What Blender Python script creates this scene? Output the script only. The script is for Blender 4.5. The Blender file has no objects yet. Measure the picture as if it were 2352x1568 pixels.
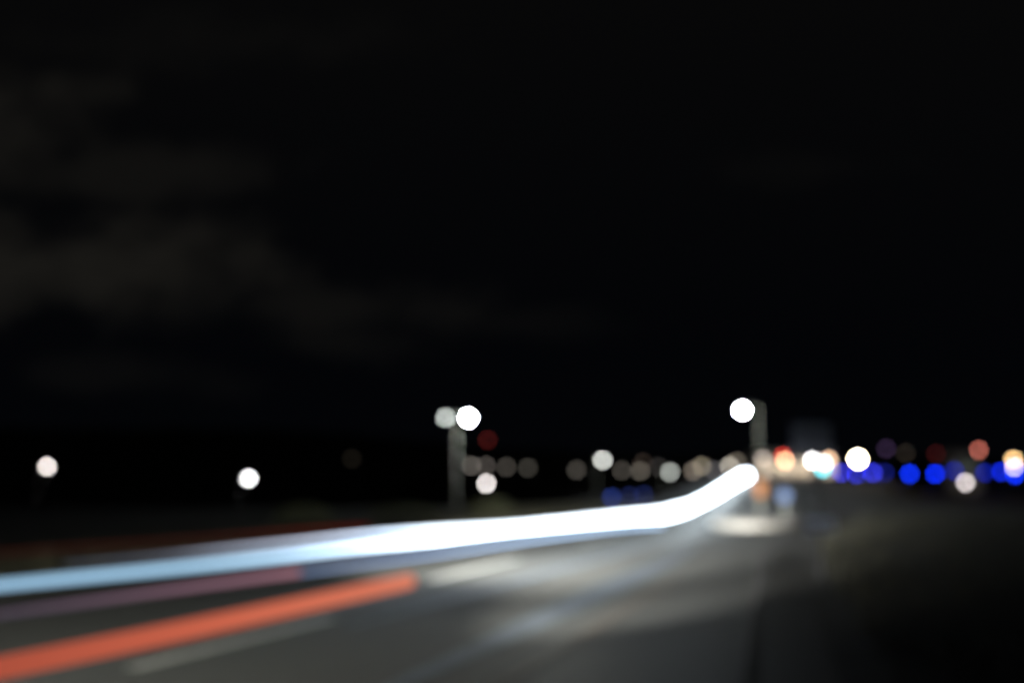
import bpy, bmesh, math, random
from mathutils import Vector, Matrix, noise

random.seed(11)
sc = bpy.context.scene
C = sc.collection
R = math.radians

# ------------------------------------------------------------------ camera
CAM_H = 1.5
F_PX = 2286.7            # focal length in units of a 2352 px wide frame (35 mm lens)
HOR = 1105.0             # horizon row in that frame
PITCH = math.atan((HOR - 784.0) / F_PX)
cam_d = bpy.data.cameras.new('camera')
cam = bpy.data.objects.new('camera', cam_d)
C.objects.link(cam)
cam.location = (0, 0, CAM_H)
cam.rotation_euler = (R(90) + PITCH, 0, 0)
cam_d.lens = 35.0
cam_d.sensor_width = 36.0
cam_d.clip_start = 0.05
cam_d.clip_end = 3000
cam_d.dof.use_dof = True
cam_d.dof.focus_distance = 0.8
cam_d.dof.aperture_fstop = 2.08
cam_d.dof.aperture_blades = 9
cam_d.dof.aperture_rotation = R(-10)
sc.camera = cam

def ray(u, v):
    x, y = (u - 1176.0) / F_PX, -(v - 784.0) / F_PX
    c, s = math.cos(PITCH), math.sin(PITCH)
    return Vector((x, c - y * s, s + y * c))

def at(u, v, Y):
    """point seen at (u, v), Y metres ahead"""
    d = ray(u, v)
    return Vector((0, 0, CAM_H)) + d * (Y / d.y)

def at_z(u, v, z):
    d = ray(u, v)
    return Vector((0, 0, CAM_H)) + d * ((z - CAM_H) / d.z)

# ------------------------------------------------------------------ render look
sc.view_settings.view_transform = 'Standard'
sc.view_settings.look = 'None'
sc.view_settings.exposure = 0
sc.view_settings.gamma = 1
sc.cycles.use_denoising = True
sc.cycles.denoiser = 'OPENIMAGEDENOISE'
sc.cycles.use_adaptive_sampling = False
sc.cycles.sample_clamp_indirect = 2.0
sc.cycles.max_bounces = 4

# ------------------------------------------------------------------ world: night sky with a few clouds lit by the town
w = bpy.data.worlds.new('World')
sc.world = w
w.use_nodes = True
nt = w.node_tree
for n in list(nt.nodes):
    nt.nodes.remove(n)
N = nt.nodes.new
L = nt.links.new
def mth(op, a, b=None, clamp=False, c=None):
    n = N('ShaderNodeMath'); n.operation = op; n.use_clamp = clamp
    for i, x in enumerate((a, b, c)):
        if x is None: continue
        if isinstance(x, (int, float)): n.inputs[i].default_value = x
        else: L(x, n.inputs[i])
    return n.outputs[0]
tc = N('ShaderNodeTexCoord')
sep = N('ShaderNodeSeparateXYZ'); L(tc.outputs['Generated'], sep.inputs[0])
yy = mth('MAXIMUM', sep.outputs[1], 0.08)
az = mth('DIVIDE', sep.outputs[0], yy)
el = mth('DIVIDE', sep.outputs[2], yy)
comb = N('ShaderNodeCombineXYZ'); L(az, comb.inputs[0]); L(mth('MULTIPLY', el, 1.5), comb.inputs[1])
nz = N('ShaderNodeTexNoise'); nz.inputs['Scale'].default_value = 9; nz.inputs['Detail'].default_value = 5; nz.inputs['Roughness'].default_value = .5
L(comb.outputs[0], nz.inputs['Vector'])
nzv = mth('SUBTRACT', nz.outputs['Fac'], 0.5)
total = None
for (u, v, ru, rv, k) in ((60, 600, 720, 150, .95), (-120, 300, 430, 190, .72), (330, 610, 420, 120, .62), (800, 700, 400, 80, .42),
                          (300, 400, 420, 100, .42), (430, 660, 200, 120, .40), (760, 780, 260, 60, .28), (330, 860, 340, 60, .22), (1850, 380, 330, 60, .12),
                          (480, 90, 600, 90, .14), (1150, 740, 380, 50, .16)):
    d = ray(u, v)
    a0, e0 = d.x / d.y, d.z / d.y
    da = mth('DIVIDE', mth('SUBTRACT', az, a0), ru / F_PX)
    de = mth('DIVIDE', mth('SUBTRACT', el, e0), rv / F_PX)
    q = mth('SQRT', mth('ADD', mth('MULTIPLY', da, da), mth('MULTIPLY', de, de)))
    q = mth('ADD', q, mth('MULTIPLY', nzv, 2.6))
    mr = N('ShaderNodeMapRange'); mr.interpolation_type = 'SMOOTHSTEP'
    L(q, mr.inputs[0]); mr.inputs[1].default_value = 1.15; mr.inputs[2].default_value = .1
    mr.inputs[3].default_value = 0; mr.inputs[4].default_value = k
    total = mr.outputs[0] if total is None else mth('MAXIMUM', total, mr.outputs[0])
mix = N('ShaderNodeMix'); mix.data_type = 'RGBA'
L(mth('MINIMUM', total, 1.0), mix.inputs[0])
mix.inputs[6].default_value = (.00085, .00105, .0016, 1)
mix.inputs[7].default_value = (.0092, .0086, .0074, 1)
# the clear sky pales a little towards the zenith
zr = N('ShaderNodeMapRange'); L(el, zr.inputs[0]); zr.inputs[1].default_value = .12; zr.inputs[2].default_value = .5
zr.inputs[3].default_value = 0; zr.inputs[4].default_value = 1
mix2 = N('ShaderNodeMix'); mix2.data_type = 'RGBA'; mix2.blend_type = 'ADD'; L(zr.outputs[0], mix2.inputs[0])
L(mix.outputs[2], mix2.inputs[6]); mix2.inputs[7].default_value = (.0012, .0010, .0006, 1)
sky = N('ShaderNodeTexSky'); sky.sky_type = 'NISHITA'; sky.sun_disc = False
sky.sun_elevation = R(-8); sky.sun_rotation = R(200)
bg1 = N('ShaderNodeBackground'); L(sky.outputs[0], bg1.inputs[0]); bg1.inputs[1].default_value = .004
bg2 = N('ShaderNodeBackground'); L(mix2.outputs[2], bg2.inputs[0]); bg2.inputs[1].default_value = 1.0
ad = N('ShaderNodeAddShader'); L(bg1.outputs[0], ad.inputs[0]); L(bg2.outputs[0], ad.inputs[1])
wo = N('ShaderNodeOutputWorld'); L(ad.outputs[0], wo.inputs[0])

# ------------------------------------------------------------------ headlamp beams of unseen cars that drew the trails, plus an added fill
def beam(name, p, target, power, size, color=(1, .97, .92), radius=.12, flat=.3):
    ld = bpy.data.lights.new(name, 'SPOT')
    ld.energy = power; ld.spot_size = R(size); ld.spot_blend = 1.0; ld.color = color
    ld.shadow_soft_size = radius
    o = bpy.data.objects.new(name, ld); C.objects.link(o)
    o.location = p
    o.rotation_euler = (Vector(target) - Vector(p)).to_track_quat('-Z', 'Y').to_euler()
    o.scale = (1, flat, 1)          # a dipped beam is wide and low
    return o
# departing cars: lamps point along the road, towards the island; the last is added fill
beam('road_beam', (-.4, 10.2, .75), (6.6, 36, .66), 2500, 50, (1, .97, .92), flat=.12)
beam('road_beam', (-1.2, 7.6, .66), (1.7, 20, .42), 150000, 37, (1, .99, .93), flat=.27)
beam('road_beam', (-1.2, 10.4, .75), (-.7, 18.0, .0), 34000, 50, (1, .98, .90), flat=.11)
beam('road_beam', (-4.9, .6, .8), (-2.8, 16, .0), 12500, 74, (1, .99, .88), flat=.25)
beam('road_beam', (-1.7, 6.0, .66), (1.9, 14.2, .08), 24000, 29, (1, .99, .93), flat=.36)  # added beam without a trail of its own, brightens the road by the kerb
# oncoming cars sweep the road as they come round the bend
beam('road_beam', (10.2, 50, .9), (2.0, 10, .5), 900, 46, (.82, .92, 1), flat=.14)
beam('road_beam', (5.6, 30, .85), (-4.2, 8, .35), 750, 46, (.80, .91, 1), flat=.12)
beam('road_beam', (3.2, 22.8, .85), (-5.4, 5, .3), 450, 60, (.82, .92, 1), flat=.14)
beam('road_beam', (.9, 16.8, .85), (-5.6, 5, .2), 480, 84, (.96, 1, .92), flat=.18)

# ------------------------------------------------------------------ materials
def mat(name, base, rough=.8, metal=0.0, scale=None, amount=.35, bump=0.0, detail=6, spec=.5):
    m = bpy.data.materials.new(name); m.use_nodes = True
    t = m.node_tree; b = t.nodes['Principled BSDF']
    b.inputs['Roughness'].default_value = rough; b.inputs['Metallic'].default_value = metal
    b.inputs['Specular IOR Level'].default_value = spec
    b.inputs['Base Color'].default_value = (*base, 1)
    if scale:
        co = t.nodes.new('ShaderNodeTexCoord')
        nn = t.nodes.new('ShaderNodeTexNoise'); nn.inputs['Scale'].default_value = scale; nn.inputs['Detail'].default_value = detail
        t.links.new(co.outputs['Object'], nn.inputs['Vector'])
        mx = t.nodes.new('ShaderNodeMix'); mx.data_type = 'RGBA'
        mp = t.nodes.new('ShaderNodeMapRange'); mp.inputs[1].default_value = .3; mp.inputs[2].default_value = .7
        t.links.new(nn.outputs['Fac'], mp.inputs[0]); t.links.new(mp.outputs[0], mx.inputs[0])
        mx.inputs[6].default_value = (*[c * (1 - amount) for c in base], 1)
        mx.inputs[7].default_value = (*[c * (1 + amount) for c in base], 1)
        t.links.new(mx.outputs[2], b.inputs['Base Color'])
        if bump:
            bp = t.nodes.new('ShaderNodeBump'); bp.inputs['Strength'].default_value = bump; bp.inputs['Distance'].default_value = .02
            t.links.new(nn.outputs['Fac'], bp.inputs['Height']); t.links.new(bp.outputs[0], b.inputs['Normal'])
    return m

M = dict(
    asphalt=mat('asphalt', (.062, .064, .058), .75, scale=26, amount=.3, bump=.5, spec=.5),
    track_sheen=mat('worn_sheen_asphalt', (.080, .100, .125), .55, scale=3, amount=.3, spec=.5),  # blue reflection put into the base colour of the worn lanes
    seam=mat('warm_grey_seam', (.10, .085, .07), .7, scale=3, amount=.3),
    concrete=mat('concrete', (.24, .23, .21), .85, scale=9, amount=.2, bump=.3),
    apron=mat('pale_asphalt', (.085, .085, .076), .7, scale=1.5, amount=.35, bump=.3),
    paint=mat('road_paint', (.55, .55, .50), .55, scale=14, amount=.35),
    path=mat('mossy_footpath', (.020, .019, .013), .8, scale=18, amount=.35, bump=.4),
    earth=mat('earth', (.020, .019, .012), .95, scale=1.2, amount=.5, bump=.5),
    grass=mat('grass', (.034, .032, .016), .8, scale=.8, amount=.45),
    hill=mat('hill', (.02, .024, .018), .95, scale=.05, amount=.4),
    steel=mat('galvanised_steel', (.20, .21, .18), .5, .3, scale=20, amount=.15),
    dark=mat('dark_housing', (.05, .05, .055), .5, .2, scale=20, amount=.15),
    sign=mat('sign_aluminium', (.38, .43, .58), .6, .0, scale=6, amount=.15),
    wall=mat('rendered_wall', (.25, .22, .19), .9, scale=5, amount=.2, bump=.2),
    roof=mat('roof_sheet', (.08, .08, .085), .7, scale=5, amount=.2),
    leaf=mat('leaf', (.06, .065, .032), .7, scale=7, amount=.4),
    bark=mat('bark', (.06, .045, .03), .9, scale=12, amount=.3),
    white=mat('pale_kerb_concrete', (.21, .198, .18), .7, scale=8, amount=.2),
)

def emit(name, col, strength, sample=True):
    m = bpy.data.materials.new(name); m.use_nodes = True
    t = m.node_tree
    t.nodes.remove(t.nodes['Principled BSDF'])
    e = t.nodes.new('ShaderNodeEmission'); e.inputs[0].default_value = (*col, 1); e.inputs[1].default_value = strength
    t.links.new(e.outputs[0], t.nodes['Material Output'].inputs[0])
    m.cycles.emission_sampling = 'AUTO' if sample else 'NONE'
    return m

# ------------------------------------------------------------------ builders
def obj(name, bm, m, parent=None, smooth=False):
    me = bpy.data.meshes.new(name)
    bmesh.ops.recalc_face_normals(bm, faces=bm.faces[:])
    bm.to_mesh(me); bm.free()
    if m: me.materials.append(m)
    if smooth:
        for p in me.polygons: p.use_smooth = True
    o = bpy.data.objects.new(name, me); C.objects.link(o)
    if parent: o.parent = parent
    return o

def thing(name, label, cat, loc=(0, 0, 0), rz=0.0, group=None):
    o = bpy.data.objects.new(name, None); C.objects.link(o)
    o.empty_display_size = .2
    o.location = loc; o.rotation_euler = (0, 0, rz)
    o['label'] = label; o['category'] = cat
    if group: o['group'] = group
    return o

def tag(o, label, cat, group=None):
    o['label'] = label; o['category'] = cat
    if group: o['group'] = group
    return o

def add_box(bm, c, s, rz=0.0, bevel=0.0):
    r = bmesh.ops.create_cube(bm, size=1, matrix=Matrix.Translation(c) @ Matrix.Rotation(rz, 4, 'Z') @ Matrix.Diagonal((*s, 1)))
    if bevel:
        es = list({e for v in r['verts'] for e in v.link_edges})
        bmesh.ops.bevel(bm, geom=es, offset=bevel, segments=2, affect='EDGES')

def add_tube(bm, pts, radii, seg=10):
    pts = [Vector(p) for p in pts]
    rings = []
    for i, p in enumerate(pts):
        t = (pts[min(i + 1, len(pts) - 1)] - pts[max(i - 1, 0)]).normalized()
        a = t.cross(Vector((0, 0, 1)))
        if a.length < .05: a = t.cross(Vector((0, 1, 0)))
        a.normalize(); b = t.cross(a)
        r = radii[i] if isinstance(radii, (list, tuple)) else radii
        rings.append([bm.verts.new(p + a * r * math.cos(k * 2 * math.pi / seg) + b * r * math.sin(k * 2 * math.pi / seg)) for k in range(seg)])
    for r0, r1 in zip(rings, rings[1:]):
        for k in range(seg):
            bm.faces.new((r0[k], r0[(k + 1) % seg], r1[(k + 1) % seg], r1[k]))
    bm.faces.new(rings[0]); bm.faces.new(rings[-1])
    return rings

def add_ball(bm, c, s, seg=14, rings=8):
    bmesh.ops.create_uvsphere(bm, u_segments=seg, v_segments=rings, radius=1, matrix=Matrix.Translation(c) @ Matrix.Diagonal((*s, 1)))

def sstep(a, b, x):
    t = min(1, max(0, (x - a) / (b - a)))
    return t * t * (3 - 2 * t)

def terrain(x, y):
    if y < 20: return 0.0
    a = x / y
    up = 1.5 * sstep(45, 112, y) * sstep(.10, .19, a) * (1 - sstep(.37, .44, a))
    down = -3.5 * sstep(58, 105, y) * (1 - sstep(-.02, .07, a))
    return up + down

def catmull(pts, n):
    pts = [Vector(p) for p in pts]
    out = []
    for i in range(len(pts) - 1):
        p0, p1, p2, p3 = pts[max(i - 1, 0)], pts[i], pts[i + 1], pts[min(i + 2, len(pts) - 1)]
        for k in range(n):
            t = k / n
            out.append(.5 * ((2 * p1) + (-p0 + p2) * t + (2 * p0 - 5 * p1 + 4 * p2 - p3) * t * t + (-p0 + 3 * p1 - 3 * p2 + p3) * t ** 3))
    out.append(pts[-1])
    return out

def sheet(bm, left, right, lift, across=8):
    rows = []
    for a, b in zip(left, right):
        row = []
        for k in range(across + 1):
            p = a.lerp(b, k / across)
            row.append(bm.verts.new((p.x, p.y, terrain(p.x, p.y) + lift)))
        rows.append(row)
    for r0, r1 in zip(rows, rows[1:]):
        for k in range(across):
            bm.faces.new((r0[k], r0[k + 1], r1[k + 1], r1[k]))

# ------------------------------------------------------------------ ground, hills
bm = bmesh.new()
xs = sorted(set([-900, -600, -400, -280, -200, -150] + list(range(-120, 121, 4)) + [150, 200, 280, 400, 600, 900]))
ys = sorted(set([-40, -20, -10] + list(range(0, 170, 4)) + [180, 200, 240, 300, 400, 550, 800, 1200, 2000]))
grid = [[bm.verts.new((x, y, terrain(x, y) - .06)) for x in xs] for y in ys]
for r0, r1 in zip(grid, grid[1:]):
    for k in range(len(xs) - 1):
        bm.faces.new((r0[k], r0[k + 1], r1[k + 1], r1[k]))
g = obj('ground', bm, M['earth'], smooth=True); g['kind'] = 'structure'

bm = bmesh.new()
rows = []
for j in range(9):
    row = []
    for i in range(121):
        u = -900 + i * 34
        top = 985 + sstep(500, 1500, u) * 62 + sstep(1700, 2600, u) * 10
        Y = 330 + 130 * (j / 8)
        p = at(u, top, Y)
        prof = math.sin(math.pi * min(1, j / 5.0) * .5)
        h = (p.z + 4) * prof + noise.noise(Vector((i * .35, j * .6, 3))) * 2.2 * prof
        row.append(bm.verts.new((p.x, Y, -4 + h)))
    rows.append(row)
for r0, r1 in zip(rows, rows[1:]):
    for k in range(120):
        bm.faces.new((r0[k], r0[k + 1], r1[k + 1], r1[k]))
o = obj('hills', bm, M['hill'], smooth=True); o['kind'] = 'structure'

# ------------------------------------------------------------------ road
RIGHT = [(-2.2, -8), (-.2, 0), (1.62, 7.4), (3.5, 14.6), (5.5, 22), (8.5, 30), (12.0, 38), (14.6, 46), (17.6, 58), (23, 80), (31, 110), (44, 152)]
LEFT = [(-17, -10), (-13.2, -2), (-9.7, 7), (-6.6, 15), (-3, 25), (0, 33), (4, 46), (8, 60), (14, 82), (22.5, 112), (36, 155), (38, 156)]
Rr = catmull([(x, y, 0) for x, y in RIGHT], 10)
Lr = catmull([(x, y, 0) for x, y in LEFT], 10)
bm = bmesh.new(); sheet(bm, Lr, Rr, 0.0, 10)
o = obj('road', bm, M['asphalt'], smooth=True); o['kind'] = 'structure'

def offset(path, d):
    out = []
    for i, p in enumerate(path):
        t = (path[min(i + 1, len(path) - 1)] - path[max(i - 1, 0)]).normalized()
        out.append(p + Vector((t.y, -t.x, 0)) * d)
    return out
def kerb(path, w, h):
    bm = bmesh.new()
    a, b = path, offset(path, w)
    prof = []
    for p, q in zip(a, b):
        z = terrain(p.x, p.y)
        c = p.lerp(q, .18)
        prof.append([bm.verts.new((p.x, p.y, z - .05)), bm.verts.new((p.x, p.y, z + h - .025)), bm.verts.new((c.x, c.y, z + h)),
                     bm.verts.new((q.x, q.y, z + h)), bm.verts.new((q.x, q.y, z - .05))])
    for r0, r1 in zip(prof, prof[1:]):
        for k in range(4): bm.faces.new((r0[k], r0[k + 1], r1[k + 1], r1[k]))
    return bm
M['kerb'] = mat('kerb_concrete', (.022, .021, .02), .95, scale=10, amount=.3, bump=.3)
o = obj('kerb', kerb(Rr, .16, .07), M['kerb']); o['kind'] = 'structure'
o = obj('kerb', kerb(Lr, -.16, .12), M['kerb']); o['kind'] = 'structure'
k1, k2 = offset(Rr, .163), offset(Rr, .70)
bm = bmesh.new(); sheet(bm, k1, k2, .086, 2)
o = obj('footpath', bm, M['path']); o['kind'] = 'structure'
bm = bmesh.new(); sheet(bm, k2, offset(Rr, 9), .085, 6)
o = obj('grass_verge', bm, M['earth']); o['kind'] = 'structure'
bm = bmesh.new(); sheet(bm, offset(Lr, -.163), offset(Lr, -7), .085, 6)
o = obj('grass_verge', bm, M['earth']); o['kind'] = 'structure'

def strip(name, p0, p1, wd, m, lift=.004, n=8, bend=0.0, taper=False):
    p0, p1 = Vector((*p0, 0)), Vector((*p1, 0))
    t = (p1 - p0).normalized(); nrm = Vector((t.y, -t.x, 0))
    bm = bmesh.new()
    a, b = [], []
    for i in range(n + 1):
        s = i / n
        c = p0.lerp(p1, s) + nrm * bend * 4 * s * (1 - s)
        k = wd * (.5 if not taper else .5 * max(.15, math.sin(math.pi * (.08 + .84 * s))))
        a.append(c - nrm * k); b.append(c + nrm * k)
    sheet(bm, a, b, lift, 2)
    o = obj(name, bm, m); o['kind'] = 'structure'
    return o
def gnd(u, v): p = at_z(u, v, 0); return (p.x, p.y)
strip('lane_marking', gnd(300, 1535), gnd(760, 1420), .16, M['paint'])
strip('lane_marking', gnd(985, 1332), gnd(1190, 1283), .18, M['paint'])
strip('lane_marking', gnd(1330, 1250), gnd(1420, 1228), .18, M['paint'])
# polished wheel tracks with blue sheen painted in, and a sealed seam along the lanes
strip('wheel_track_sheen', gnd(880, 1590), gnd(1600, 1258), .55, M['track_sheen'], .008, 16, taper=True)
strip('wheel_track_sheen', gnd(800, 1440), gnd(1480, 1255), .34, M['track_sheen'], .008, 16, taper=True)
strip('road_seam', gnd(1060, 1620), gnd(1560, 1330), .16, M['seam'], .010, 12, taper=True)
# ------------------------------------------------------------------ grass on the verges
def tufts(name, region, n, hmin, hmax, m):
    vs, fs = [], []
    for _ in range(n):
        x, y = region()
        z = terrain(x, y) + .08
        a = random.uniform(0, math.pi); h = random.uniform(hmin, hmax); wd = random.uniform(.006, .014)
        dx, dy = math.cos(a) * wd, math.sin(a) * wd
        lx, ly = random.uniform(-.06, .06), random.uniform(-.06, .06)
        i = len(vs)
        vs += [(x - dx, y - dy, z), (x + dx, y + dy, z), (x + lx, y + ly, z + h)]
        fs.append((i, i + 1, i + 2))
    me = bpy.data.meshes.new(name); me.from_pydata(vs, [], fs); me.materials.append(m)
    o = bpy.data.objects.new(name, me); C.objects.link(o); o['kind'] = 'stuff'
    return o
def edge_x(path, y):
    for p, q in zip(path, path[1:]):
        if p.y <= y <= q.y: return p.x + (q.x - p.x) * (y - p.y) / max(1e-6, q.y - p.y)
    return path[-1].x
def right_verge():
    y = 4 + 40 * random.random() ** 1.3
    return edge_x(Rr, y) + 1.1 + 6 * random.random(), y
def left_verge():
    y = 12 + 45 * random.random()
    return edge_x(Lr, y) - .5 - 5 * random.random(), y
o = tufts('verge_grass', right_verge, 12000, .05, .13, M['grass']); tag(o, 'dark short grass on the verge right of the road', 'grass')
o = tufts('verge_grass', left_verge, 16000, .08, .22, M['grass']); tag(o, 'dark grass on the far side of the road, beyond the light trails', 'grass')

# ------------------------------------------------------------------ light trails
glow_m = bpy.data.materials.new('trail_glow'); glow_m.use_nodes = True
t_ = glow_m.node_tree; t_.nodes.remove(t_.nodes['Principled BSDF'])
at_n = t_.nodes.new('ShaderNodeAttribute'); at_n.attribute_name = 'glow'
em_n = t_.nodes.new('ShaderNodeEmission'); em_n.inputs[1].default_value = 1.0
t_.links.new(at_n.outputs['Color'], em_n.inputs[0]); t_.links.new(em_n.outputs[0], t_.nodes['Material Output'].inputs[0])

def trail(name, label, knots, cat='light trail', group=None, n=9):
    """knots: (point, radius, (r, g, b), strength)"""
    P = catmull([k[0] for k in knots], n)
    def lerp_list(vals):
        out = []
        for a, b in zip(vals, vals[1:]):
            for k in range(n): out.append(a + (b - a) * k / n)
        return out + [vals[-1]]
    rad = lerp_list([k[1] for k in knots])
    logs = lerp_list([math.log(k[3]) for k in knots])
    cols = [lerp_list([k[2][c] for k in knots]) for c in range(3)]
    bm = bmesh.new()
    rings = add_tube(bm, P, rad, 8)
    idx = {}
    for i, r in enumerate(rings):
        for v in r: idx[v] = i
    bm.verts.index_update()
    order = [idx[v] for v in bm.verts]
    o = obj(name, bm, glow_m, smooth=True)
    ca = o.data.color_attributes.new('glow', 'FLOAT_COLOR', 'POINT')
    for vi, i in enumerate(order):
        s = math.exp(logs[i])
        ca.data[vi].color = (cols[0][i] * s, cols[1][i] * s, cols[2][i] * s, 1)
    return tag(o, label, cat, group)

BL, WH = (.42, .72, 1.0), (.78, .90, 1.0)
Zh = .65
def hl(u, v, Y=None, z=Zh): return at(u, v, Y) if Y else at_z(u, v, z)
trail('light_trail', 'broad white headlight trail sweeping left to right along the road and up the bend', [
    (hl(-420, 1385), .036, BL, .85), (hl(0, 1343), .038, BL, .9), (hl(400, 1304), .040, (.45, .74, 1), 1.12), (hl(620, 1280), .040, (.5, .76, 1), 1.8),
    (hl(800, 1259), .032, (.6, .8, 1), 4.5), (hl(1000, 1237), .04, WH, 11), (hl(1200, 1213), .042, WH, 12), (hl(1440, 1191), .052, WH, 13),
    (hl(1485, 1187, 24.5), .07, WH, 14), (hl(1540, 1182, 25.5), .075, WH, 14), (hl(1600, 1160, 32), .08, WH, 17), (hl(1660, 1127, 60), .12, WH, 20), (hl(1695, 1104, 90), .22, WH, 24), (hl(1715, 1092, 105), .40, WH, 26)],
    group='white headlight trails')
trail('light_trail', 'narrower pale lavender headlight trail along the upper edge of the white one, fading at left', [
    (hl(150, 1296, 10), .016, (.7, .75, 1), .08), (hl(350, 1279, 11.2), .018, (.72, .76, 1), .22), (hl(500, 1263, 12.3), .02, (.7, .78, 1), .8), (hl(700, 1243, 14.0), .024, (.7, .8, 1), 2), (hl(850, 1228, 15.6), .03, (.65, .8, 1), 3.5),
    (hl(1000, 1218, 17.5), .04, WH, 6), (hl(1200, 1206, 20.5), .038, WH, 8), (hl(1440, 1182, 26), .05, WH, 10), (hl(1490, 1178, 27.5), .055, WH, 11), (hl(1545, 1168, 31), .06, WH, 12),
    (hl(1620, 1141, 48), .08, WH, 15), (hl(1704, 1091, 104), .26, WH, 22)], group='white headlight trails')
trail('light_trail', 'faint blue trail along the lower edge of the white headlight trail', [
    (hl(-300, 1450, z=.4), .012, (.5, .48, .8), .22), (hl(0, 1411, z=.4), .013, (.5, .48, .8), .25), (hl(400, 1356, z=.4), .014, (.42, .46, .8), .35), (hl(720, 1310, z=.4), .016, (.40, .58, 1), .8),
    (hl(900, 1285, z=.4), .018, (.45, .62, 1), 1.5), (hl(1060, 1262, z=.4), .022, (.5, .68, 1), 2.3), (hl(1250, 1232, z=.4), .028, (.5, .70, 1), 3), (hl(1430, 1209, z=.4), .034, (.5, .7, 1), 3), (hl(1520, 1203, z=.4), .036, (.5, .7, 1), 2.6)],
    group='white headlight trails')
trail('light_trail', 'orange red tail light trail low at left, ending beside the pale lane dash', [
    (at_z(-300, 1595, .8), .042, (1, .21, .12), .38), (at_z(0, 1533, .8), .044, (1, .20, .115), .41), (at_z(480, 1434, .8), .047, (1, .215, .12), .57), (at_z(940, 1334, .8), .050, (1, .29, .17), .76)],
    group='red tail light trails')
trail('light_trail', 'dull maroon tail light trail between the pale blue and the orange red one', [
    (at_z(-200, 1436, .8), .014, (.75, .55, .8), .09), (at_z(0, 1408, .8), .014, (.75, .55, .8), .12), (at_z(350, 1360, .8), .019, (.8, .45, .62), .26), (at_z(685, 1313, .8), .026, (.95, .45, .56), .46)],
    group='red tail light trails')
trail('light_trail', 'thin dark red trail just above the white headlight trail at far left', [
    (at_z(-300, 1298, .9), .012, (1, .09, .05), .03), (at_z(0, 1269, .9), .012, (1, .10, .06), .035), (at_z(450, 1238, .9), .014, (1, .12, .07), .05), (at_z(700, 1219, .9), .015, (1, .10, .05), .12), (at_z(845, 1211, .9), .016, (1, .08, .04), .16)],
    group='red tail light trails')

# ------------------------------------------------------------------ lamps
def srgb(c):
    return tuple(((x / 255) / 12.92 if x <= 10 else (((x / 255) + .055) / 1.055) ** 2.4) for x in c)

BLUR = 49.0
def lens_mat(rgb, lpx, boost=1.0, sample=None):
    lin = srgb(rgb)
    mxv = max(lin)
    s = .86 * mxv * boost * (BLUR / lpx) ** 2
    return emit('lamp_lens', tuple(x / mxv for x in lin), s, sample if sample is not None else s > 30)

def street_lamp(u, v, Y, rgb, label, side=1, lpx=9.0, boost=1.0, arm_px=None, name='street_lamp', group='street lamps beyond the road', arm=None, sample=None):
    """pole with an arm reaching to the lamp; side=+1: pole right of the lamp"""
    p = at(u, v, Y)
    r = lpx / F_PX * Y * .5
    a = arm if arm else max(.5, 3 * r)
    base = Vector((p.x + side * a, Y + .15, 0)); base.z = terrain(base.x, base.y) - .05
    t = thing(name, label, 'street lamp', base, 0, group)
    H = p.z - base.z + r * 1.1
    pr = max(.05, .018 * H * .6)
    bm = bmesh.new(); add_tube(bm, [(0, 0, 0), (0, 0, H * .15), (0, 0, H * .151), (0, 0, H)], [pr * 1.3, pr * 1.3, pr, pr * .7], 10)
    obj('pole', bm, M['steel'] if sample else M['dark'], t, True)
    bm = bmesh.new()
    add_tube(bm, catmull([(0, 0, H - .05), (-side * a * .25, -.02, H + .10 * a), (-side * a * .8, -.1, H + .13 * a)], 5), pr * .5, 8)
    obj('arm', bm, M['steel'], t, True)
    bm = bmesh.new()
    add_box(bm, (-side * a, -.15, H + .35 * r), (r * 3.0, r * 1.8, r * .55), 0, r * .12)
    obj('housing', bm, M['dark'], t)
    bm = bmesh.new(); add_ball(bm, (-side * a, -.15, H - 1.1 * r), (r * 1.12, r * .9, r * .95))
    obj('lens', bm, lens_mat(rgb, lpx, boost, sample), t, True)
    return t

def post_lamp(u, v, Y, rgb, label, lpx=9.0, boost=1.0, name='lamp_post', cat='lamp', group=None):
    """short post with a globe on top"""
    p = at(u, v, Y)
    r = lpx / F_PX * Y * .5
    base = Vector((p.x, Y, 0)); base.z = terrain(p.x, Y) - .05
    t = thing(name, label, cat, base, 0, group)
    H = p.z - base.z
    bm = bmesh.new(); add_tube(bm, [(0, 0, 0), (0, 0, max(.05, H - r * 1.1))], [max(.04, r * .25), max(.03, r * .2)], 8)
    obj('post', bm, M['dark'], t, True)
    bm = bmesh.new(); add_tube(bm, [(0, 0, H - r * 1.15), (0, 0, H - r * .85)], [r * .5, r * .7], 10)
    obj('collar', bm, M['dark'], t, True)
    bm = bmesh.new(); add_ball(bm, (0, 0, H), (r, r, r))
    obj('globe', bm, lens_mat(rgb, lpx, boost), t, True)
    bm = bmesh.new(); add_tube(bm, [(0, 0, H + r * .97), (0, 0, H + r * 1.25)], [r * .5, r * .1], 10)
    obj('cap', bm, M['dark'], t, True)
    return t

def mast_light(u, v, Y, rgb, label, group=None, lpx=9.0):
    p = at(u, v, Y); r = lpx / F_PX * Y * .5
    base = Vector((p.x, Y, terrain(p.x, Y) - .05))
    t = thing('mast_light', label, 'mast light', base, 0, group)
    H = p.z - base.z
    bm = bmesh.new(); add_tube(bm, [(0, 0, 0), (0, 0, H * .6), (0, 0, H - r)], [.12, .09, .06], 8); obj('mast', bm, M['dark'], t, True)
    bm = bmesh.new(); add_box(bm, (0, 0, H - r * .95), (r * 1.6, r * 1.6, r * .3), 0, r * .05); obj('platform', bm, M['dark'], t)
    bm = bmesh.new(); add_ball(bm, (0, 0, H), (r * .95, r * .95, r * 1.0)); obj('lamp', bm, lens_mat(rgb, lpx), t, True)
    return t

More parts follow.
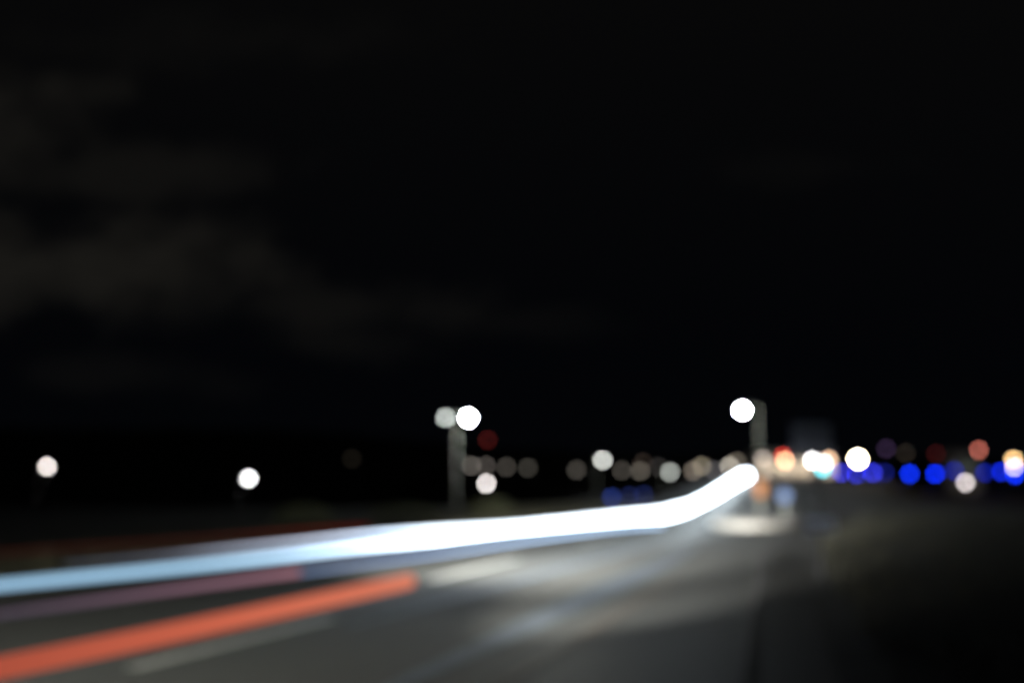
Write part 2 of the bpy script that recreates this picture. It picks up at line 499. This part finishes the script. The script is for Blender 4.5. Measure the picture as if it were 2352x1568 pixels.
def traffic_light(u, v, Y, rgb, label, group=None, lpx=9.0):
    p = at(u, v, Y); r = lpx / F_PX * Y * .5
    base = Vector((p.x, Y, terrain(p.x, Y) - .05))
    t = thing('traffic_light', label, 'traffic light', base, 0, group)
    H = p.z - base.z
    bm = bmesh.new(); add_tube(bm, [(0, .1, 0), (0, .1, H + r)], [.07, .06], 8); obj('pole', bm, M['dark'], t, True)
    bm = bmesh.new(); add_box(bm, (0, 0, H - 2.3 * r), (2.6 * r, .16, 7.4 * r), 0, .02); obj('housing', bm, M['dark'], t)
    for k, nm in enumerate(('red', 'amber', 'green')):
        bm = bmesh.new(); add_tube(bm, [(0, -.083, H - k * 2.3 * r), (0, -.12, H - k * 2.3 * r)], [r, r * .9], 14)
        lens = obj('lens', bm, lens_mat(rgb, lpx) if k == 0 else M['dark'], t)
        if k == 0: lens['label'] = 'lit red lens'
        bm = bmesh.new()
        pts = [(1.15 * r * math.cos(R(a_)), 1.15 * r * math.sin(R(a_))) for a_ in range(-10, 191, 20)]
        v0 = [bm.verts.new((x, -.083, H - k * 2.3 * r + z)) for x, z in pts]; v1 = [bm.verts.new((x, -.083 - r * .9, H - k * 2.3 * r + z)) for x, z in pts]
        for q in range(len(pts) - 1): bm.faces.new((v0[q], v0[q + 1], v1[q + 1], v1[q]))
        obj('visor', bm, M['dark'], t)
    return t

# the double-headed lamp by the far side of the road
def double_lamp():
    Y = 55.0
    pl = at(1023, 959, Y); prt = at(1076, 958, Y); cx = at(1050, 958, Y).x
    base = Vector((cx, Y + .15, terrain(cx, Y) - .05))
    t = thing('street_lamp', 'tall double armed street lamp across the road, one head glaring white', 'street lamp', base, 0, 'street lamps near the road')
    H = pl.z - base.z
    bm = bmesh.new(); add_tube(bm, [(0, 0, 0), (0, 0, 1.0), (0, 0, 1.01), (0, 0, H + .1)], [.085, .085, .06, .045], 12); obj('pole', bm, M['steel'], t, True)
    for p, rgb, bst, lp in ((pl, (172, 178, 174), 1, 10), (prt, (250, 255, 255), 26, 12)):
        dx = p.x - cx; r = lp / F_PX * Y * .5; s = 1 if dx > 0 else -1
        bm = bmesh.new(); add_tube(bm, [(0, 0, H + .02), (dx * .45, -.03, H + .14), (dx * .8, -.1, H + .16)], .035, 8); obj('arm', bm, M['steel'], t, True)
        bm = bmesh.new(); add_box(bm, (dx, -.15, H + .16), (.46, .26, .07), 0, .02); obj('housing', bm, M['dark'], t)
        bm = bmesh.new(); add_ball(bm, (dx, -.15, H), (r * 1.1, r * .9, r)); obj('lens', bm, lens_mat(rgb, lp, bst, True), t, True)
double_lamp()
street_lamp(1705, 942, 58, (250, 255, 255), 'tall street lamp with one glaring white head, above the end of the white trail', 1, 12, 26, arm=.95, group='street lamps near the road', sample=True)

FAR = 'street lamps far beyond the road'
far = [
    # u, v, Y, rgb, boost, side, label
    (108, 1071, 95, (232, 222, 218), 1.0, -1, 'bright pinkish white street lamp at the far left of the dark hillside'),
    (571, 1098, 100, (246, 246, 246), 1.2, -1, 'bright white street lamp alone on the dark left'),
    (808, 1053, 150, (14, 12, 9), 1, 1, 'barely visible brownish lamp on the dark hillside left of the double lamp'),
    (1083, 1069, 140, (74, 70, 66), 1, 1, 'dim grey lamp right of the double lamp pole, leftmost of four'),
    (1116, 1069, 141, (58, 54, 51), 1, 1, 'dim grey lamp second in the row of four, above the low white globe'),
    (1163, 1072, 142, (52, 49, 45), 1, 1, 'dim grey lamp third in the row of four, right of the low white globe'),
    (1212, 1074, 143, (46, 44, 40), 1, 1, 'dim grey lamp last in the row of four right of the double lamp'),
    (1324, 1079, 144, (54, 51, 47), 1, 1, 'dim lone grey lamp left of the bright lamp over the middle of the trail'),
    (1384, 1056, 90, (196, 198, 193), 1, -1, 'bright off white street lamp standing over the middle of the white trail'),
    (1428, 1080, 145, (52, 49, 45), 1, 1, 'dim grey lamp just right of the off white street lamp over the trail'),
    (1470, 1081, 145, (70, 66, 60), 1, 1, 'dim brownish grey lamp left of the medium grey lamp over the trail bend'),
    (1476, 1062, 150, (30, 24, 20), 1, 1, 'very faint brown lamp just above the dim brownish grey lamp'),
    (1512, 1072, 150, (34, 32, 31), 1, 1, 'very faint grey lamp touching the left side of the medium grey lamp'),
    (1539, 1084, 92, (138, 142, 137), 1, -1, 'medium grey street lamp above the bend of the white trail'),
    (1592, 1081, 140, (92, 84, 76), 1, 1, 'dim brown lamp right of the medium grey lamp at the trail bend'),
    (1612, 1070, 141, (96, 90, 76), 1, 1, 'dim olive lamp overlapping the upper right of the dim brown lamp'),
    (1640, 1080, 142, (66, 64, 66), 1, 1, 'dim bluish grey lamp between the olive lamp and the trail end'),
    (1676, 1070, 143, (146, 140, 130), 1, 1, 'pale grey lamp touching the upper left of the trail end'),
    (1692, 1060, 146, (76, 70, 62), 1, 1, 'dim lamp peeping above the pale grey lamp by the trail end'),
    (1752, 1052, 120, (120, 110, 104), 1, 1, 'pinkish grey lamp just right of the trail end, below the tall lamp'),
    (1904, 1054, 110, (205, 165, 132), 1, 1, 'peach coloured lamp at the right end of the lit shop front'),
    (1868, 1057, 118, (250, 252, 252), 2.2, 1, 'bright white lamp before the lit shop front'),
    (1892, 1063, 121, (215, 228, 230), 1.0, 1, 'cool white lamp overlapping the bright white lamp before the shop front'),
    (2080, 1040, 140, (26, 22, 18), 1, 1, 'faint brown lamp right of the faint purple lamp'),
    (2328, 1055, 110, (238, 196, 132), 1, -1, 'golden street lamp at the right edge above the blue lights'),
]
for (u, v, Y, rgb, bst, sd, lb) in far:
    street_lamp(u, v, Y, rgb, lb, sd, 10 if bst > 1 else 9, bst, group=FAR, sample=(u in (1384, 1539)))

post_lamp(1117, 1110, 70, (238, 230, 228), 'low bright pinkish white globe lamp below the row of four dim lamps', group='low white globe lamps')
post_lamp(2218, 1108, 70, (200, 190, 190), 'low pinkish grey globe lamp below the blue lights at right', group='low white globe lamps')
post_lamp(2036, 1030, 130, (36, 25, 44), 'faint purple lamp up right of the dazzling warm white floodlight')
post_lamp(2330, 1072, 108, (190, 180, 225), 'lilac white lamp just below the golden lamp at the right edge')
BLUES = 'blue lamps along the dark waterfront'
for (u, v, Y, rgb, lb) in [
    (1932, 1085, 105, (46, 46, 175), 'violet blue lamp just left below the dazzling floodlight'),
    (1969, 1088, 104, (44, 52, 225), 'strong blue lamp directly below the dazzling floodlight'),
    (2005, 1085, 105, (44, 48, 190), 'blue lamp right below the dazzling floodlight'),
    (2032, 1085, 112, (10, 16, 78), 'dim navy lamp between the floodlight cluster and the pair of blue lamps'),
    (2089, 1088, 103, (10, 44, 222), 'vivid blue lamp, left one of the isolated pair right of the floodlight'),
    (2148, 1088, 103, (8, 40, 225), 'vivid blue lamp, right one of the isolated pair right of the floodlight'),
    (2192, 1081, 112, (8, 20, 112), 'dim navy lamp just above the low pinkish grey globe lamp'),
    (2262, 1085, 112, (8, 20, 118), 'dim navy lamp right of the low pinkish grey globe lamp'),
    (2300, 1083, 106, (12, 34, 190), 'blue lamp left below the golden lamp'),
    (2332, 1090, 103, (10, 44, 225), 'vivid blue lamp at the right edge of the photo below the golden lamp'),
    (1405, 1142, 62, (25, 38, 90), 'soft blue lamp close above the middle of the white trail'),
    (1446, 1138, 66, (14, 20, 52), 'dim blue lamp right of the soft blue one above the trail'),
    (1478, 1136, 67, (14, 21, 55), 'dim blue lamp nearest the bend in the white trail'),
]:
    post_lamp(u, v, Y, rgb, lb, group=BLUES, name='blue_lamp', lpx=10)

RED = 'red mast lights on the skyline'
mast_light(1120, 1010, 150, (52, 12, 10), 'dull red mast light right of the double street lamp heads', RED)
mast_light(2150, 1042, 140, (38, 8, 8), 'very dark red mast light above the isolated pair of blue lamps', RED)
traffic_light(2247, 1033, 120, (160, 86, 74), 'traffic light showing pinkish red above the low globe lamp at right', 'red traffic lights')
traffic_light(1798, 1047, 125, (165, 38, 30), 'traffic light showing red, left end of the lit shop front', 'red traffic lights')

# floodlight: the strongest lamp of the skyline
p = at(1971, 1054, 96); base = Vector((p.x, 96, terrain(p.x, 96) - .05)); H = p.z - base.z
t = thing('floodlight', 'dazzling warm white floodlight on a post above blue lamps', 'floodlight', base)
bm = bmesh.new(); add_tube(bm, [(0, .2, 0), (0, .2, H)], [.1, .08], 10); obj('post', bm, M['dark'], t, True)
bm = bmesh.new(); add_box(bm, (0, .2, H), (.8, .25, .7), 0, .05); obj('housing', bm, M['dark'], t)
bm = bmesh.new(); add_tube(bm, [(0, .07, H), (0, .03, H)], [.30, .31], 16); obj('lens', bm, lens_mat((255, 232, 190), 16, 14, True), t, True)
bm = bmesh.new(); add_box(bm, (-.43, .2, H - .05), (.05, .1, .5)); add_box(bm, (.43, .2, H - .05), (.05, .1, .5)); obj('bracket', bm, M['steel'], t)

# ------------------------------------------------------------------ lit shop building behind the island
Yb = 127.0
a, b = at(1745, 1070, Yb), at(1915, 1070, Yb)
zg = terrain((a.x + b.x) / 2, Yb) - .1
wdt = b.x - a.x; zt = at(1800, 1040, Yb).z
t = thing('shop_building', 'low flat roofed shop with a row of warm lit windows, right of the trail end', 'building', ((a.x + b.x) / 2, Yb, zg))
Hb = zt - zg
bm = bmesh.new(); add_box(bm, (0, 3, Hb / 2), (wdt, 6, Hb), 0, .04); obj('wall', bm, M['wall'], t)
bm = bmesh.new(); add_box(bm, (0, 2.6, Hb + .12), (wdt + .8, 7, .24), 0, .04); obj('roof', bm, M['roof'], t)
z0, z1 = at(1800, 1091, Yb).z - zg, at(1800, 1056, Yb).z - zg
nW = 7
winm = [emit('lit_window', (1, .80, .60), s, True) for s in (1.2, .8, 1.4, .7)]
doorm = emit('lit_door', (1, .72, .38), .2, True)
for k in range(nW):
    cx = -wdt / 2 + wdt * (k + .5) / nW; ww = wdt / nW * .86
    bm = bmesh.new()
    for (cx2, cz2, sx, sz) in ((cx - ww / 2, (z0 + z1) / 2, .08, z1 - z0 + .08), (cx + ww / 2, (z0 + z1) / 2, .08, z1 - z0 + .08), (cx, z0, ww - .08, .08), (cx, z1, ww - .08, .08)):
        add_box(bm, (cx2, -.03, cz2), (sx, .1, sz))
    f = obj('window', bm, M['dark'], t)
    bm = bmesh.new(); add_box(bm, (cx, -.012, (z0 + z1) / 2), (ww - .09, .02, z1 - z0 - .09)); obj('pane', bm, winm[(k * 3) % 4], f)
# wall lanterns and the cyan sign on the shop
for (u, v, rgb, lb) in ((1803, 1057, (235, 178, 130), 'peach lantern over the shop windows below the red traffic light'), (1797, 1071, (120, 112, 88), 'dull beige lantern under the peach one on the shop front'), (1838, 1078, (92, 80, 58), 'dull gold lantern low on the shop front, left of the bright white lamp')):
    post_lamp(u, v, 115, rgb, lb, name='lantern_post', cat='lantern', group='lantern posts before the shop')
p = at(1890, 1076, 124); base = Vector((p.x, 124, terrain(p.x, 124) - .05))
t = thing('pylon_sign', 'small cyan lit pylon sign under the white lamps before the shop', 'sign', base)
bm = bmesh.new(); add_box(bm, (0, .1, (p.z - base.z) / 2), (.5, .18, p.z - base.z + .7), 0, .03); obj('cabinet', bm, M['dark'], t)
bm = bmesh.new(); add_box(bm, (0, 0, p.z - base.z), (.44, .03, .5), 0, .01); obj('sign_face', bm, lens_mat((40, 190, 205), 9), t)

# pale lit kiosk beyond the blue lamps
p = at(2222, 1060, 135); zk = terrain(p.x, 135) - .1
t = thing('kiosk', 'small kiosk with one dull greenish lit window, behind the traffic light at right', 'building', (p.x, 135, zk))
Hk = at(2222, 1036, 135).z - zk
bm = bmesh.new(); add_box(bm, (0, 1.5, Hk / 2), (3.6, 3, Hk), 0, .03); obj('wall', bm, M['wall'], t)
bm = bmesh.new(); add_box(bm, (0, 1.4, Hk + .1), (4.2, 3.6, .2), 0, .03); obj('roof', bm, M['roof'], t)
bm = bmesh.new(); add_box(bm, (0, -.012, Hk * .62), (2.6, .02, 1.0)); pn = obj('window', bm, emit('kiosk_window', (.7, .85, .72), .075, True), t)
bm = bmesh.new()
for x in (-1.34, 0, 1.34): add_box(bm, (x, -.03, Hk * .62), (.07, .06, 1.08))
for z in (-.54, .54): add_box(bm, (0, -.031, Hk * .62 + z), (2.6, .058, .07))
obj('frame', bm, M['dark'], pn)

# ------------------------------------------------------------------ traffic island with its marker and sign, glow added to both
def island():
    ctr = Vector((9.1, 37.0, 0))
    ax = Vector((.34, .94, 0)).normalized(); sx = Vector((ax.y, -ax.x, 0))
    hl_, hw = 5.2, 1.55
    def outline(g):
        out = []
        for k in range(40):
            a_ = 2 * math.pi * k / 40
            ca, sa = math.cos(a_), math.sin(a_)
            px = (abs(ca) ** .75) * (1 if ca > 0 else -1) * (hw + g); py = (abs(sa) ** .9) * (1 if sa > 0 else -1) * (hl_ + g)
            out.append(ctr + sx * px + ax * py)
        return out
    t = thing('traffic_island', 'raised pale concrete traffic island with rounded white kerb where the trail bends', 'traffic island', ctr)
    o_, i_ = outline(0), outline(-.16)
    bm = bmesh.new()
    rings = [[bm.verts.new(p - ctr + Vector((0, 0, z))) for p in pts] for pts, z in ((o_, -.03), (o_, .22), (outline(-.03), .25), (i_, .25), (i_, .15))]
    for r0, r1 in zip(rings, rings[1:]):
        for k in range(40): bm.faces.new((r0[k], r0[(k + 1) % 40], r1[(k + 1) % 40], r1[k]))
    obj('kerb_ring', bm, M['white'], t)
    bm = bmesh.new(); bm.faces.new([bm.verts.new(p - ctr + Vector((0, 0, .21))) for p in outline(-.155)])
    obj('paving', bm, M['concrete'], t)
island()
def reflector(u, v, Y, rgb, label, lpx, kind):  # no lamp inside: returned headlight is put in as glow on the faces
    p = at(u, v, Y); z0 = .21; t = thing('glow_marker', label, 'reflector', (p.x, Y, z0))
    H = p.z - z0
    bm = bmesh.new(); add_box(bm, (0, 0, .06), (.42, .26, .12), 0, .02); obj('base', bm, M['dark'], t)
    bm = bmesh.new(); add_tube(bm, [(0, 0, .12), (0, 0, H)], .045, 10); obj('post', bm, M['steel'], t, True)
    r = lpx / F_PX * Y * .5
    if kind == 'disc':
        bm = bmesh.new(); add_tube(bm, [(0, .03, H), (0, -.05, H)], [r * 1.12, r * 1.12], 24); obj('sign_case', bm, M['dark'], t)
        bm = bmesh.new(); add_tube(bm, [(0, -.052, H), (0, -.07, H)], [r, r * .98], 24); obj('sign_face', bm, lens_mat(rgb, lpx, .8), t)
    else:
        bm = bmesh.new(); add_box(bm, (0, 0, H), (r * 2.2, .12, r * 3.6), 0, .02); obj('sign_case', bm, M['dark'], t)
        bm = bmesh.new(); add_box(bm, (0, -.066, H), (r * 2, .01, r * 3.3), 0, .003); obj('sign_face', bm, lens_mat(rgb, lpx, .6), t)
reflector(1745, 1122, 36, (165, 110, 68), 'self-glowing amber marker bollard on the traffic island, left of the blue disc', 20, 'bar')
reflector(1801, 1138, 33.5, (112, 132, 170), 'round pale blue self-glowing sign on a low post on the traffic island', 26, 'disc')

# ------------------------------------------------------------------ sign on the right verge
gx, gy = gnd(1886, 1335)
t = thing('road_sign', 'blank grey road sign panel on a post in the dark right verge', 'sign', (gx, gy, .06))
zc = at(1862, 1008, gy).z - .06; xo = at(1862, 1008, gy).x - gx
bm = bmesh.new(); add_tube(bm, [(0, 0, 0), (0, 0, zc + .32)], .034, 12); obj('post', bm, M['dark'], t, True)
bm = bmesh.new(); add_box(bm, (xo, -.06, zc), (.62, .025, .50), 0, .01); obj('panel', bm, M['sign'], t)
bm = bmesh.new(); add_box(bm, (0, -.042, zc + .14), (.30, .012, .04)); add_box(bm, (0, -.042, zc - .14), (.30, .012, .04)); obj('bracket', bm, M['steel'], t)
zl = at(1886, 1205, gy).z - .06
bm = bmesh.new(); add_box(bm, (0, -.055, zl), (.46, .02, .22), 0, .008); obj('plate', bm, M['sign'], t)

# ------------------------------------------------------------------ bushes on the far verge
def bush(u, vtop, vbase, Y, label, wpx, n):
    c = at(u, vbase, Y); c.z = terrain(c.x, Y); top = at(u, vtop, Y).z
    Hh = max(.5, top - c.z); Wd = wpx / F_PX * Y * .5
    t = thing('bush', label, 'bush', c, 0, 'bushes on the far verge')
    bm = bmesh.new()
    for k in range(5):
        an = k * 1.3; add_tube(bm, [(0, 0, 0), (math.cos(an) * Wd * .3, math.sin(an) * Wd * .3, Hh * .4), (math.cos(an) * Wd * .55, math.sin(an) * Wd * .5, Hh * .75)], [.03, .02, .008], 5)
    obj('stem', bm, M['bark'], t)
    vs, fs = [], []
    for _ in range(n):
        while True:
            q = Vector((random.uniform(-1, 1), random.uniform(-1, 1), random.uniform(0, 1)))
            if q.length < 1 and q.length > .45 + .3 * noise.noise(q * 3): break
        ctr = Vector((q.x * Wd, q.y * Wd, q.z * Hh + .03)); s = random.uniform(.03, .07)
        e1 = Vector((random.gauss(0, 1), random.gauss(0, 1), random.gauss(0, 1))).normalized(); e2 = e1.orthogonal().normalized()
        i = len(vs); vs += [ctr - e1 * s, ctr + e2 * s * .5, ctr + e1 * s, ctr - e2 * s * .5]; fs.append((i, i + 1, i + 2, i + 3))
    me = bpy.data.meshes.new('foliage'); me.from_pydata(vs, [], fs); me.materials.append(M['leaf'])
    o = bpy.data.objects.new('foliage', me); C.objects.link(o); o.parent = t
bush(1130, 1142, 1185, 44, 'rounded grey bush beside the foot of the double street lamp', 110, 1600)
bush(930, 1160, 1190, 42, 'low brown bush left of the double street lamp', 170, 1400)
bush(700, 1158, 1200, 36, 'low dark bush farthest left on the far verge', 150, 1200)
